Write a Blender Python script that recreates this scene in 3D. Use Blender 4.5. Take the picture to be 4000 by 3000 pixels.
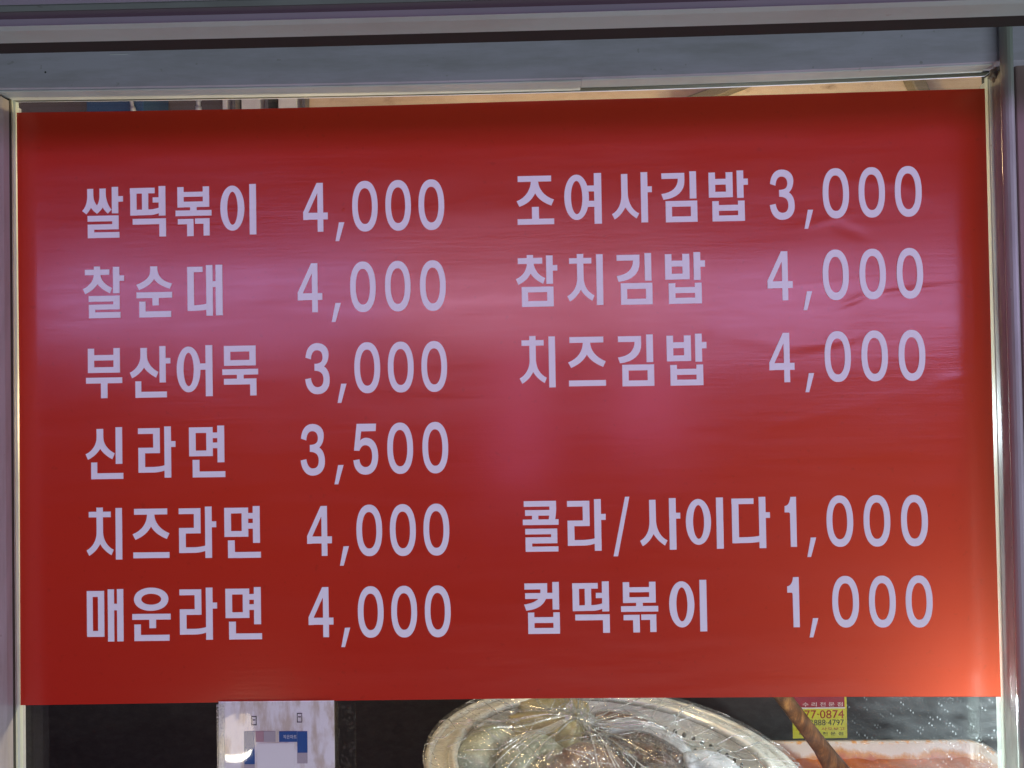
import bpy, bmesh, math, random
import numpy as np
from mathutils import Vector, Matrix, noise
from mathutils.geometry import delaunay_2d_cdt
random.seed(7)
S = bpy.context.scene
COL = S.collection
for o in list(bpy.data.objects):
    bpy.data.objects.remove(o)

# ------------------------------------------------------------------ camera
FPX = 2900.0                       # focal length in photo pixels (photo 4000 x 3000)
CAM = Vector((0.0286, -0.7613, 0.0042))
rx, ry, rz = -0.0146, 0.0200, -0.0167
def rot(ax, a):
    c, s = math.cos(a), math.sin(a)
    return {'x': Matrix(((1,0,0),(0,c,-s),(0,s,c))), 'y': Matrix(((c,0,s),(0,1,0),(-s,0,c))),
            'z': Matrix(((c,-s,0),(s,c,0),(0,0,1)))}[ax]
R3 = rot('z', rz) @ rot('x', rx) @ rot('y', ry)
def s2w(v): return Vector((v[0], v[2], -v[1]))
RIGHT, DOWN, FWD = s2w(R3[0]), s2w(R3[1]), s2w(R3[2])
cam_d = bpy.data.cameras.new('camera')
cam = bpy.data.objects.new('camera', cam_d); COL.objects.link(cam)
m = Matrix.Identity(4)
for i in range(3):
    m[i][0], m[i][1], m[i][2], m[i][3] = RIGHT[i], -DOWN[i], -FWD[i], CAM[i]
cam.matrix_world = m
cam_d.sensor_width = 36.0
cam_d.lens = FPX / 4000.0 * 36.0
cam_d.clip_start = 0.01
cam_d.clip_end = 100.0
S.camera = cam
S.render.resolution_x, S.render.resolution_y = 1024, 768

def P(px, py, Y):
    """photo pixel -> point on the plane y = Y"""
    d = RIGHT * ((px - 2000) / FPX) + DOWN * ((py - 1500) / FPX) + FWD
    return CAM + d * ((Y - CAM.y) / d.y)
def ZA(py, Y): return P(2000, py, Y).z
def XA(px, Y, py=1500): return P(px, py, Y).x

# ------------------------------------------------------------------ world, light, exposure
W = bpy.data.worlds.new('World'); S.world = W; W.use_nodes = True
W.node_tree.nodes['Background'].inputs[0].default_value = (0.55, 0.55, 0.75, 1)
W.node_tree.nodes['Background'].inputs[1].default_value = 0.035
S.view_settings.view_transform = 'Standard'
S.view_settings.look = 'None'
S.view_settings.exposure = -0.05
S.view_settings.gamma = 1.0

def area(name, loc, aim, sx, sy, power, col, spread=180):
    L = bpy.data.lights.new(name, 'AREA'); L.shape = 'RECTANGLE'
    L.size, L.size_y, L.energy, L.color = sx, sy, power, col
    L.spread = math.radians(spread)
    o = bpy.data.objects.new(name, L); COL.objects.link(o)
    o.location = loc
    o.rotation_euler = (Vector(aim) - Vector(loc)).to_track_quat('-Z', 'Y').to_euler()
    return o
def point(name, loc, power, col, r=0.02):
    L = bpy.data.lights.new(name, 'POINT'); L.energy, L.color, L.shadow_soft_size = power, col, r
    o = bpy.data.objects.new(name, L); COL.objects.link(o); o.location = loc
    return o
def mirror(px, py, dist):
    """where a lamp `dist` metres in front of the sign must hang to be mirrored at that photo pixel"""
    v = P(px, py, dist); return Vector((v.x, -dist, v.z))
# lamps of the market alley behind the photographer, mirrored softly in the vinyl, plus an added low fill
def alley(name, p0, p1, dist, power, col):
    a, b = mirror(p0[0], p0[1], dist), mirror(p1[0], p1[1], dist)
    c = (a + b) / 2
    return area(name, c, (c.x, 0, c.z), abs(b.x - a.x), abs(a.z - b.z), power, col)
alley('alley_light_west', (150, 1050), (1500, 1300), 2.2, 10.0, (0.56, 0.44, 1.0))
alley('alley_light_mid', (1300, 1050), (2700, 1270), 2.2, 9.0, (0.95, 0.58, 0.95))
alley('alley_light_east', (2500, 1040), (4600, 1310), 2.2, 16.0, (0.68, 0.47, 1.0))
alley('low_fill_light', (1700, 3200), (4600, 4600), 2.2, 66.0, (0.80, 0.96, 1.0))  # added fill: broad panel brightening rail and sheet from below
alley('alley_sign_a', (1980, 1340), (2090, 1900), 2.2, 1.2, (1.0, 0.30, 0.75))
alley('alley_sign_b', (2430, 1480), (2640, 1720), 2.2, 0.9, (1.0, 0.30, 0.75))

# ------------------------------------------------------------------ helpers
def link(name, me, mat=None, parent=None):
    o = bpy.data.objects.new(name, me); COL.objects.link(o)
    if mat:
        me.materials.clear(); me.materials.append(mat)
    if parent: o.parent = parent
    return o
def empty(name, loc, label, cat, group=None):
    o = bpy.data.objects.new(name, None); COL.objects.link(o); o.location = loc
    o.empty_display_size = 0.02
    tag(o, label, cat, group); return o
def tag(o, label, cat, group=None, kind=None):
    o['label'] = label; o['category'] = cat
    if group: o['group'] = group
    if kind: o['kind'] = kind
    return o
def put(o, parent):
    """parent o to an Empty that only carries a translation, keeping world coordinates of the mesh"""
    o.parent = parent; o.location = -Vector(parent.location)
    return o
def mesh(verts, faces, smooth=False):
    me = bpy.data.meshes.new('mesh'); me.from_pydata([tuple(v) for v in verts], [], faces); me.update()
    if smooth:
        for p in me.polygons: p.use_smooth = True
    return me
def bm_mesh(bm, smooth=False):
    bmesh.ops.recalc_face_normals(bm, faces=bm.faces)
    me = bpy.data.meshes.new('mesh'); bm.to_mesh(me); bm.free()
    if smooth:
        for p in me.polygons: p.use_smooth = True
    return me
def box_me(x0, y0, z0, x1, y1, z1, bev=0.0, seg=2):
    bm = bmesh.new(); bmesh.ops.create_cube(bm, size=1)
    for v in bm.verts:
        v.co = Vector(((x0+x1)/2 + v.co.x*(x1-x0), (y0+y1)/2 + v.co.y*(y1-y0), (z0+z1)/2 + v.co.z*(z1-z0)))
    if bev: bmesh.ops.bevel(bm, geom=list(bm.edges), offset=bev, segments=seg, affect='EDGES', profile=0.5)
    return bm_mesh(bm)
def sweep_x(prof, x0, x1, n=24, sag=0.0):
    """closed (y, z) outline swept along x; the ends stand `sag` higher than the middle"""
    vs, fs, k = [], [], len(prof)
    for i in range(n + 1):
        x = x0 + (x1 - x0) * i / n
        dz = sag * ((x - CAM.x) / 0.5) ** 2 * (1.8 if x > CAM.x else 1.0)
        vs += [(x, y, z + dz) for y, z in prof]
    for i in range(n):
        for j in range(k):
            a, b = i*k + j, i*k + (j+1) % k
            fs.append((a, b, b + k, a + k))
    fs.append(tuple(range(k))); fs.append(tuple(n*k + j for j in reversed(range(k))))
    bm = bmesh.new(); me = mesh(vs, fs); bm.from_mesh(me); return bm_mesh(bm)
def sweep_z(prof, z0, z1, n=1):
    vs, fs, k = [], [], len(prof)
    for i in range(n + 1):
        z = z0 + (z1 - z0) * i / n
        vs += [(x, y, z) for x, y in prof]
    for i in range(n):
        for j in range(k):
            a, b = i*k + j, i*k + (j+1) % k
            fs.append((a, b, b + k, a + k))
    fs.append(tuple(range(k))); fs.append(tuple(n*k + j for j in reversed(range(k))))
    bm = bmesh.new(); me = mesh(vs, fs); bm.from_mesh(me); return bm_mesh(bm)
def tube_me(pts, radii, seg=12, flat=1.0, caps=True):
    vs, fs = [], []
    pts = [Vector(p) for p in pts]; n = len(pts)
    up0 = Vector((0, -1, 0.2)).normalized()
    for i, p in enumerate(pts):
        t = (pts[min(i+1, n-1)] - pts[max(i-1, 0)]).normalized()
        a = t.cross(up0).normalized(); b = t.cross(a).normalized()
        for j in range(seg):
            an = 2*math.pi*j/seg
            vs.append(p + a*math.cos(an)*radii[i] + b*math.sin(an)*radii[i]*flat)
    for i in range(n-1):
        for j in range(seg):
            a, b = i*seg + j, i*seg + (j+1) % seg
            fs.append((a, b, b+seg, a+seg))
    if caps:
        fs.append(tuple(range(seg))); fs.append(tuple((n-1)*seg + j for j in reversed(range(seg))))
    bm = bmesh.new(); bm.from_mesh(mesh(vs, fs)); return bm_mesh(bm, True)

# ------------------------------------------------------------------ materials
class NT:
    def __init__(s, name):
        s.m = bpy.data.materials.new(name); s.m.use_nodes = True
        s.t = s.m.node_tree; s.b = s.t.nodes['Principled BSDF']; s.out = s.t.nodes['Material Output']
    def n(s, typ, **kw):
        nd = s.t.nodes.new(typ)
        for k, v in kw.items():
            if k.startswith('i_'):
                nd.inputs[k[2:].replace('_', ' ')].default_value = v
            else: setattr(nd, k, v)
        return nd
    def l(s, a, b): s.t.links.new(a, b)
    def coord(s, scale=(1,1,1), loc=(0,0,0), rotz=(0,0,0)):
        tc = s.n('ShaderNodeTexCoord'); mp = s.n('ShaderNodeMapping')
        mp.inputs['Scale'].default_value = scale; mp.inputs['Location'].default_value = loc
        mp.inputs['Rotation'].default_value = rotz
        s.l(tc.outputs['Object'], mp.inputs['Vector']); return mp.outputs['Vector']
    def noise(s, vec, scale, detail=4, rough=0.6):
        nd = s.n('ShaderNodeTexNoise'); nd.inputs['Scale'].default_value = scale
        nd.inputs['Detail'].default_value = detail; nd.inputs['Roughness'].default_value = rough
        s.l(vec, nd.inputs['Vector']); return nd.outputs['Fac']
    def ramp(s, fac, stops):
        nd = s.n('ShaderNodeValToRGB'); el = nd.color_ramp.elements
        while len(el) < len(stops): el.new(0.5)
        for e, (p, c) in zip(el, stops):
            e.position = p; e.color = c if len(c) == 4 else (*c, 1)
        s.l(fac, nd.inputs[0]); return nd.outputs['Color']
    def math(s, op, a, b=None, c=None, clamp=False):
        nd = s.n('ShaderNodeMath', operation=op); nd.use_clamp = clamp
        for i, v in enumerate((a, b, c)):
            if v is None: continue
            if isinstance(v, (int, float)): nd.inputs[i].default_value = v
            else: s.l(v, nd.inputs[i])
        return nd.outputs[0]
    def mix(s, fac, a, b):
        nd = s.n('ShaderNodeMix', data_type='RGBA')
        for i, v in ((0, fac), (6, a), (7, b)):
            if isinstance(v, (int, float)): nd.inputs[i].default_value = v
            elif isinstance(v, tuple): nd.inputs[i].default_value = v if len(v) == 4 else (*v, 1)
            else: s.l(v, nd.inputs[i])
        return nd.outputs[2]
    def bump(s, h, strength=1.0, dist=0.001):
        nd = s.n('ShaderNodeBump'); nd.inputs['Strength'].default_value = strength
        nd.inputs['Distance'].default_value = dist
        s.l(h, nd.inputs['Height']); s.l(nd.outputs[0], s.b.inputs['Normal']); return nd.outputs[0]
    def set(s, **kw):
        for k, v in kw.items():
            inp = s.b.inputs[k.replace('_', ' ')]
            if isinstance(v, (int, float)): inp.default_value = v
            elif isinstance(v, tuple): inp.default_value = v if len(v) == 4 else (*v, 1)
            else: s.l(v, inp)

def painted(name, base, dirt, rough=0.45, amount=0.5, streak=(1, 1, 6), metallic=0.0, lo=0.42):
    k = NT(name)
    a = k.noise(k.coord(streak), 9.0, 6, 0.65)
    b = k.noise(k.coord((1, 1, 1)), 260.0, 3, 0.6)
    f = k.math('MULTIPLY', k.ramp(a, [(lo, (0,0,0)), (0.75, (1,1,1))]), amount)
    sp = k.ramp(k.noise(k.coord(), 120.0, 2, 0.5), [(0.72, (0,0,0)), (0.76, (1,1,1))])
    f2 = k.math('MAXIMUM', f, k.math('MULTIPLY', sp, 0.5))
    k.set(Base_Color=k.mix(f2, base, dirt), Roughness=rough, Metallic=metallic)
    k.b.inputs['Specular IOR Level'].default_value = 0.4
    k.bump(b, 0.15, 0.0006)
    return k.m
def plain(name, base, rough=0.5, metallic=0.0, spec=0.5, nscale=40.0, var=0.25):
    k = NT(name)
    a = k.noise(k.coord(), nscale, 4, 0.6)
    dk = tuple(c * (1 - var) for c in base)
    k.set(Base_Color=k.mix(a, dk, base), Roughness=rough, Metallic=metallic)
    k.b.inputs['Specular IOR Level'].default_value = spec
    return k.m
def emit(name, col, strength):
    k = NT(name); k.set(Base_Color=(0.8, 0.8, 0.8), Emission_Color=col, Emission_Strength=strength); return k.m

# relief shared by the vinyl sheet and its lettering: grain, wiping streaks, wrinkles, dents
def relief(k):
    tc = k.n('ShaderNodeTexCoord'); pos = tc.outputs['Object']
    grain = k.noise(k.coord((1, 1, 1)), 620.0, 2, 0.5)
    streak = k.noise(k.coord((14, 1, 240), rotz=(0, 0.02, 0)), 1.0, 4, 0.7)
    patch = k.noise(k.coord((3, 1, 5)), 1.3, 3, 0.5)
    big = k.noise(k.coord((4, 1, 9)), 1.0, 1, 0.5)
    h = k.math('MULTIPLY', grain, 0.00003)
    h = k.math('ADD', h, k.math('MULTIPLY', k.math('MULTIPLY', streak, k.ramp(patch, [(0.40, (0.1,)*3), (0.62, (1,)*3)])), 0.00012))
    h = k.math('ADD', h, k.math('MULTIPLY', big, 0.0012))
    # wrinkles: (photo px of centre, length m, width m, angle deg, height m)
    wr = [((3560, 1135), .050, .0030, 6, .00055), ((3330, 1178), .016, .0030, 18, .0006), ((3400, 1160), .020, .004, 25, -.0004),
          ((3380, 1255), .022, .0070, 3, .0007), ((3150, 1345), .024, .0050, 5, .0008), ((3280, 1330), .030, .0040, 12, .0006),
          ((2760, 1265), .012, .0080, 80, .0005), ((3720, 1480), .020, .0045, 10, .0006),
          ((3420, 712), .040, .0040, -6, .0003), ((3570, 750), .018, .0050, -20, .0003), ((3230, 860), .024, .0040, 12, .00035),
          ((3330, 905), .018, .0050, -20, -.0004), ((3160, 1110), .10, .0014, 5, .00005),
          ((3300, 1600), .09, .005, 12, .0002), ((2950, 1330), .03, .006, -8, .0004)]
    for (px, py), L, w, an, ht in wr:
        c = P(px, py, 0)
        mp = k.n('ShaderNodeMapping', vector_type='TEXTURE')
        mp.inputs['Location'].default_value = (c.x, 0, c.z)
        mp.inputs['Rotation'].default_value = (0, -math.radians(an), 0)
        mp.inputs['Scale'].default_value = (L, 1000.0, w*1.3)
        k.l(pos, mp.inputs['Vector'])
        ln = k.n('ShaderNodeVectorMath', operation='DOT_PRODUCT')
        k.l(mp.outputs[0], ln.inputs[0]); k.l(mp.outputs[0], ln.inputs[1])
        g = k.math('EXPONENT', k.math('MULTIPLY', ln.outputs['Value'], -1.0))
        h = k.math('ADD', h, k.math('MULTIPLY', g, ht*0.42))
    # small pimples where grit sits under the film
    vo = k.n('ShaderNodeTexVoronoi'); vo.inputs['Scale'].default_value = 26.0
    k.l(pos, vo.inputs['Vector'])
    keep = k.math('GREATER_THAN', k.noise(k.coord((1,1,1)), 7.0, 1, 0.5), 0.60)
    dm = k.ramp(vo.outputs['Distance'], [(0.0, (1,)*3), (0.045, (0,)*3)])
    h = k.math('ADD', h, k.math('MULTIPLY', k.math('MULTIPLY', dm, keep), 0.0009))
    bp = k.n('ShaderNodeBump'); bp.inputs['Strength'].default_value = 1.0; bp.inputs['Distance'].default_value = 1.0
    k.l(h, bp.inputs['Height']); k.l(bp.outputs[0], k.b.inputs['Normal'])
    return bp.outputs[0], patch

def vinyl_red():
    k = NT('red_vinyl')
    nrm, patch = relief(k)
    d = k.ramp(k.noise(k.coord(), 150.0, 2, 0.5), [(0.66, (0,)*3), (0.74, (1,)*3)])
    base = k.mix(k.math('MULTIPLY', d, 0.25), (0.37, 0.013, 0.009), (0.13, 0.008, 0.006))
    smear = k.ramp(k.noise(k.coord((2.5, 1, 26), rotz=(0, -.12, 0)), 1.6, 6, 0.75), [(0.35, (0.17,)*3), (0.7, (0.27,)*3)])
    k.set(Base_Color=base, Roughness=smear)
    k.b.inputs['Specular IOR Level'].default_value = 0.62
    tr = k.n('ShaderNodeBsdfTranslucent'); tr.inputs[0].default_value = (0.92, 0.17, 0.075, 1)
    mx = k.n('ShaderNodeMixShader'); mx.inputs[0].default_value = 0.05
    k.l(k.b.outputs[0], mx.inputs[1]); k.l(tr.outputs[0], mx.inputs[2]); k.l(mx.outputs[0], k.out.inputs[0])
    return k.m
def vinyl_white():
    k = NT('white_vinyl')
    nrm, patch = relief(k)
    a = k.noise(k.coord(), 60.0, 4, 0.6)
    k.set(Base_Color=k.mix(a, (0.73, 0.77, 0.77), (0.79, 0.83, 0.83)), Roughness=0.4)
    k.b.inputs['Specular IOR Level'].default_value = 0.4
    return k.m
def glass_mat():
    k = NT('dusty_glass')
    k.t.nodes.remove(k.b)
    tr = k.n('ShaderNodeBsdfTransparent'); tr.inputs[0].default_value = (0.95, 0.975, 0.96, 1)
    gl = k.n('ShaderNodeBsdfGlossy'); gl.inputs['Roughness'].default_value = 0.02
    lw = k.n('ShaderNodeLayerWeight'); lw.inputs[0].default_value = 0.5
    fr = k.math('ADD', k.math('MULTIPLY', k.math('POWER', lw.outputs['Facing'], 5.0), 0.9), 0.035)
    mx = k.n('ShaderNodeMixShader'); k.l(fr, mx.inputs[0]); k.l(tr.outputs[0], mx.inputs[1]); k.l(gl.outputs[0], mx.inputs[2])
    # grease film, specks and wiping marks
    tc = k.n('ShaderNodeTexCoord'); sp = k.n('ShaderNodeSeparateXYZ'); k.l(tc.outputs['Object'], sp.inputs[0])
    zone = k.ramp(k.math('ADD', k.math('MULTIPLY', sp.outputs[0], 1.4), k.math('MULTIPLY', k.noise(k.coord((1,1,1)), 8, 3), 0.35)), [(0.45, (0.10,)*3), (0.75, (1,)*3)])
    vo = k.n('ShaderNodeTexVoronoi'); vo.inputs['Scale'].default_value = 1.0
    k.l(k.coord((330, 0.001, 210), rotz=(0, 0.5, 0)), vo.inputs['Vector'])
    sc = k.n('ShaderNodeSeparateColor'); k.l(vo.outputs['Color'], sc.inputs[0])
    specks = k.math('MULTIPLY', k.ramp(vo.outputs['Distance'], [(0.12, (1,)*3), (0.30, (0,)*3)]), k.ramp(sc.outputs[0], [(0.72, (0,)*3), (1.0, (1,)*3)]))
    film = k.ramp(k.noise(k.coord((18, 1, 60), rotz=(0, 0.6, 0)), 1.0, 5, 0.7), [(0.35, (0,)*3), (0.85, (1,)*3)])
    f = k.math('MULTIPLY', zone, k.math('ADD', k.math('MULTIPLY', specks, 0.11), k.math('ADD', k.math('MULTIPLY', film, 0.028), 0.002)))
    df = k.n('ShaderNodeBsdfDiffuse'); df.inputs[0].default_value = (0.7, 0.7, 0.7, 1)
    tl = k.n('ShaderNodeBsdfTranslucent'); tl.inputs[0].default_value = (0.75, 0.8, 0.8, 1)
    ad = k.n('ShaderNodeMixShader'); ad.inputs[0].default_value = 0.5
    k.l(df.outputs[0], ad.inputs[1]); k.l(tl.outputs[0], ad.inputs[2])
    m2 = k.n('ShaderNodeMixShader'); k.l(f, m2.inputs[0]); k.l(mx.outputs[0], m2.inputs[1]); k.l(ad.outputs[0], m2.inputs[2])
    k.l(m2.outputs[0], k.out.inputs[0])
    return k.m
def clear_plastic(name, rough=0.08, base=0.10, frost=0.12, fscale=60, crinkle=0.0):
    k = NT(name); k.t.nodes.remove(k.b)
    tr = k.n('ShaderNodeBsdfTransparent'); tr.inputs[0].default_value = (0.96, 0.97, 0.96, 1)
    gl = k.n('ShaderNodeBsdfGlossy'); gl.inputs['Roughness'].default_value = rough
    lw = k.n('ShaderNodeLayerWeight'); lw.inputs[0].default_value = 0.5
    ridge = None
    if crinkle:
        n1 = k.noise(k.coord(), 42.0, 2, 0.5); n2 = k.noise(k.coord((1, 2.2, 1)), 95.0, 2, 0.5)
        r1 = k.math('ABSOLUTE', k.math('SUBTRACT', n1, 0.5)); r2 = k.math('ABSOLUTE', k.math('SUBTRACT', n2, 0.5))
        h = k.math('ADD', r1, k.math('MULTIPLY', r2, 0.5))
        bp = k.n('ShaderNodeBump'); bp.inputs['Strength'].default_value = 1.0; bp.inputs['Distance'].default_value = crinkle
        k.l(h, bp.inputs['Height']); k.l(bp.outputs[0], gl.inputs['Normal']); k.l(bp.outputs[0], lw.inputs['Normal'])
        ridge = k.ramp(k.math('MINIMUM', r1, k.math('MULTIPLY', r2, 1.2)), [(0.0, (1,)*3), (0.022, (0,)*3)])
    f = k.math('ADD', k.math('MULTIPLY', k.math('POWER', lw.outputs['Facing'], 4.0), 0.8), base, clamp=True)
    mx = k.n('ShaderNodeMixShader'); k.l(f, mx.inputs[0]); k.l(tr.outputs[0], mx.inputs[1]); k.l(gl.outputs[0], mx.inputs[2])
    df = k.n('ShaderNodeBsdfTranslucent'); df.inputs[0].default_value = (0.8, 0.82, 0.82, 1)
    d2 = k.n('ShaderNodeBsdfDiffuse'); d2.inputs[0].default_value = (0.8, 0.82, 0.82, 1)
    dd = k.n('ShaderNodeMixShader'); dd.inputs[0].default_value = 0.5; k.l(df.outputs[0], dd.inputs[1]); k.l(d2.outputs[0], dd.inputs[2])
    drops = k.ramp(k.noise(k.coord(), fscale*6, 2, 0.6), [(0.54, (0,)*3), (0.62, (1,)*3)])
    zone = k.ramp(k.noise(k.coord(), fscale*0.25, 3, 0.6), [(0.45, (0.0,)*3), (0.62, (1,)*3)])
    ff = k.math('ADD', k.math('MULTIPLY', k.math('MULTIPLY', drops, zone), frost*4), frost*0.5, clamp=True)
    if ridge is not None: ff = k.math('ADD', ff, k.math('MULTIPLY', ridge, 0.16), clamp=True)
    m2 = k.n('ShaderNodeMixShader'); k.l(ff, m2.inputs[0]); k.l(mx.outputs[0], m2.inputs[1]); k.l(dd.outputs[0], m2.inputs[2])
    k.l(m2.outputs[0], k.out.inputs[0])
    return k.m

M_RED, M_WHITE, M_GLASS = vinyl_red(), vinyl_white(), glass_mat()
M_FRAME = painted('frame_paint', (0.64, 0.61, 0.74), (0.30, 0.29, 0.28), 0.5, 0.5)
M_BEAD = painted('bead_vinyl', (0.78, 0.82, 0.82), (0.40, 0.40, 0.36), 0.4, 0.45)
M_BEADG = painted('green_white_bead', (0.60, 0.66, 0.56), (0.34, 0.36, 0.28), 0.35, 0.4, (6, 1, 1))
M_GASKET = plain('gasket_rubber', (0.06, 0.065, 0.05), 0.6)
M_HEAD = painted('head_paint', (0.14, 0.175, 0.155), (0.2, 0.19, 0.18), 0.5, 0.5)
M_HEADLIP = painted('head_lip_lit_paint', (0.48, 0.56, 0.54), (0.34, 0.33, 0.3), 0.4, 0.5)  # caught light and offset for red bounce worked into the lip colour
M_DARK = plain('recess_shade', (0.03, 0.03, 0.028), 0.8)  # near-black base holds the shade of soffit, gap and screw hole
M_STILE = painted('stile_paint', (0.52, 0.57, 0.53), (0.16, 0.15, 0.14), 0.38, 0.75, (8, 8, 1.2))
M_POST = painted('brown_post_paint', (0.26, 0.19, 0.18), (0.15, 0.11, 0.1), 0.5, 0.5, (6, 6, 1))
M_MASTIC = painted('dirty_mastic', (0.30, 0.28, 0.26), (0.04, 0.025, 0.02), 0.7, 1.0, (4, 4, 4), lo=0.3)

# ================================================================== the window
SAG = 0.0036
win = empty('sliding_window', (0, 0, -0.75), 'pale grey painted window sash with a wide top rail around the red menu sheet', 'window')
YB = -0.012
# top rail : face, small step, slanted bead, gasket
zt, zr, zs, zb, zg = ZA(108, -.030), ZA(309, -.030), ZA(316, -.027), ZA(348, -.010), ZA(357, -.003)
XL, XR = -0.60, 0.62
put(link('top_rail', sweep_x([(-.030, zt), (-.030, zr), (-.0275, zs), (.0052, zs), (.0052, zt)], XL, XR, 30, SAG), M_FRAME), win)
xc = XA(2272, -.02, 340)
for xa_, xb_, dz_ in ((-.518, xc - .0003, -.0005), (xc + .0003, XA(3893, -.02), .0002)):
    put(link('glazing_bead', sweep_x([(-.0265, zs - .0002 + min(dz_, 0)), (-.0262, zs - .0012 + dz_), (-.0105, zb + dz_), (-.004, zb + dz_), (-.004, zs - .0002 + min(dz_, 0))], xa_, xb_, 16, SAG), M_BEAD), win)
hc = P(177, 282, -.0303)
put(link('screw_hole', tube_me([hc, hc + Vector((0, .0012, 0))], [.0009, .0009], 12), M_DARK), win)
put(link('gasket', sweep_x([(-.0085, zb - .0002), (-.0075, zg + .0008), (-.0032, zg), (.0, zg), (.0, zb - .0002)], -.516, XA(3890, -.005), 30, SAG), M_GASKET), win)
put(link('light_leak_stop', sweep_x([(.0056, zg + .0022), (.0056, zt - .01), (.0085, zt - .01), (.0085, zg + .0022)], -.516, XA(3890, -.005), 30, SAG), M_GASKET), win)  # dark strip added to stop light leaking in above the pane
sa0, sb0 = P(428, 208, -.0302), P(500, 212, -.0302)
put(link('scratch', box_me(sa0.x, -.0303, sb0.z, sb0.x, -.0299, sb0.z + .0005), plain('bare_metal_scratch', (.9, .9, .92), .3)), win)
# stiles: inner faces seen at a slant
ZLO, ZHI = -0.75, zs - .0004
def XZ(px, Y): return XA(px, Y, 1500)
rb0, rb1 = XZ(3887, -.0005), XZ(3906, -.007)
put(link('glazing_bead', sweep_z([(rb0, .004), (rb0, -.0012), (rb0 + .0012, -.0035), (rb1, -.0072), (rb1 + .004, -.0072), (rb1 + .004, .004)], ZLO, zg + .004), M_BEADG), win)
pr = [(rb1 + .0002, -.0074), (XZ(3920, -.014), -.014), (XZ(3934, -.020), -.020), (XZ(3937, -.0205), -.0235), (XZ(3952, -.031), -.031),
      (XZ(3954, -.0325), -.0325)]
put(link('stile', sweep_z(pr + [(pr[-1][0] + .004, -.0325), (pr[-1][0] + .004, .012), (rb1 + .0042, .012), (rb1 + .0042, -.0074)], ZLO, ZHI), M_STILE), win)
# rounded nose in front of the stile
nx, ny = XZ(3965, -.040), -.040
nose = [(nx + .0045*math.cos(a), ny + .0075*math.sin(a)) for a in [2*math.pi*i/14 for i in range(14)]]
put(link('edge_moulding', sweep_z(nose, ZLO, zt + .004), painted('moulding_paint', (0.42, 0.47, 0.43), (0.2, 0.19, 0.19), 0.25, 0.5, (8, 8, 1))), win)
lb0, lb1 = XZ(69, -.0005), XZ(54, -.006)
put(link('glazing_bead', sweep_z([(lb0, .004), (lb0, -.001), (lb0 - .001, -.003), (lb1, -.0062), (lb1 - .003, -.0062), (lb1 - .003, .004)], ZLO, zg + .004), M_BEADG), win)
lg = XZ(46, -.009)
put(link('gasket', sweep_z([(lb1 - .0002, -.0064), (lg, -.0095), (lg - .002, -.0095), (lg - .002, .002), (lb1 - .0032, .002), (lb1 - .0032, -.0064)], ZLO, zg + .003), M_GASKET), win)
pl = [(lg - .0004, -.0098), (XZ(20, -.019), -.019), (XZ(15, -.0205), -.0215), (XZ(-40, -.038), -.038)]
put(link('stile', sweep_z(pl + [(-.60, -.038), (-.60, .012), (lg - .0024, .012), (lg - .0024, -.0098)], ZLO, ZHI), painted('stile_paint_left', (0.50, 0.49, 0.50), (0.3, 0.27, 0.24), 0.4, 0.6, (8, 8, 1.2))), win)
put(link('glass_pane', box_me(-.5125, .0003, -.75, XZ(3890, 0) + .002, .0053, zg + .003, 0), M_GLASS), win)
# crumbled mastic in the corner by the stile
bm = bmesh.new(); bmesh.ops.create_icosphere(bm, subdivisions=4, radius=1)
c0 = P(3905, 285, -.012)
for v in bm.verts:
    d = noise.noise(v.co * 2.3) * .35 + noise.noise(v.co * 6) * .18
    v.co = Vector((c0.x + v.co.x * .0085 * (1 + d), c0.y + v.co.y * .009 * (1 + d), c0.z + v.co.z * .010 * (1 + d)))
put(link('sealant_lump', bm_mesh(bm, True), M_MASTIC), win)
bm = bmesh.new(); bmesh.ops.create_icosphere(bm, subdivisions=4, radius=1)
c0 = P(3888, 380, -.004)
for v in bm.verts:
    d = noise.noise(v.co * Vector((2, 2, 5))) * .5
    v.co = Vector((c0.x + v.co.x * .0045 * (1 + d), c0.y + v.co.y * .004, c0.z + v.co.z * .024 * (1 + .3*d)))
put(link('sealant_smear', bm_mesh(bm, True), M_STILE), win)

# outer head (shutter box) that overhangs the sash
head = empty('shutter_housing', (0, -.21, ZA(60, -.215)), 'dark grey ribbed shutter housing overhanging the window sash', 'shutter housing')
YH = -.215
z0, z1, z2, z3, z4 = ZA(74, YH), ZA(58, YH - .004), ZA(26, YH - .004), ZA(-15, YH), ZA(-22, YH - .006)
put(link('bottom_lip', sweep_x([(YH, z0), (YH - .006, z1 - .0003), (YH + .02, z1 - .0003), (YH + .02, z0 + .001)], -.7, .535, 30, .0016), M_HEADLIP), head)
put(link('fascia', sweep_x([(YH - .0045, z1), (YH - .0035, z2), (YH + .02, z2), (YH + .02, z1)], -.7, .70, 30, .0016), M_HEAD), head)
put(link('groove', sweep_x([(YH + .001, z2 + .0003), (YH + .0005, z3), (YH + .05, z3), (YH + .05, z2 + .0003)], -.7, .70, 30, .0016), plain('shaded_olive_groove', (0.055, 0.058, 0.045), 0.7)), head)  # recess shade put into the dark groove colour
put(link('upper_lip', sweep_x([(YH - .003, z3 + .0003), (YH - .007, z4), (YH + .05, z4), (YH + .05, z3 + .0003)], -.7, .70, 30, .0016), painted('upper_lip_paint', (0.30, 0.32, 0.33), (0.16, 0.16, 0.15), 0.45, 0.5)), head)
put(link('upper_fascia', sweep_x([(YH - .008, z4 + .0003), (YH - .008, z4 + .15), (YH + .05, z4 + .15), (YH + .05, z4 + .0003)], -.7, .70, 30, .0016), M_HEAD), head)
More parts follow.
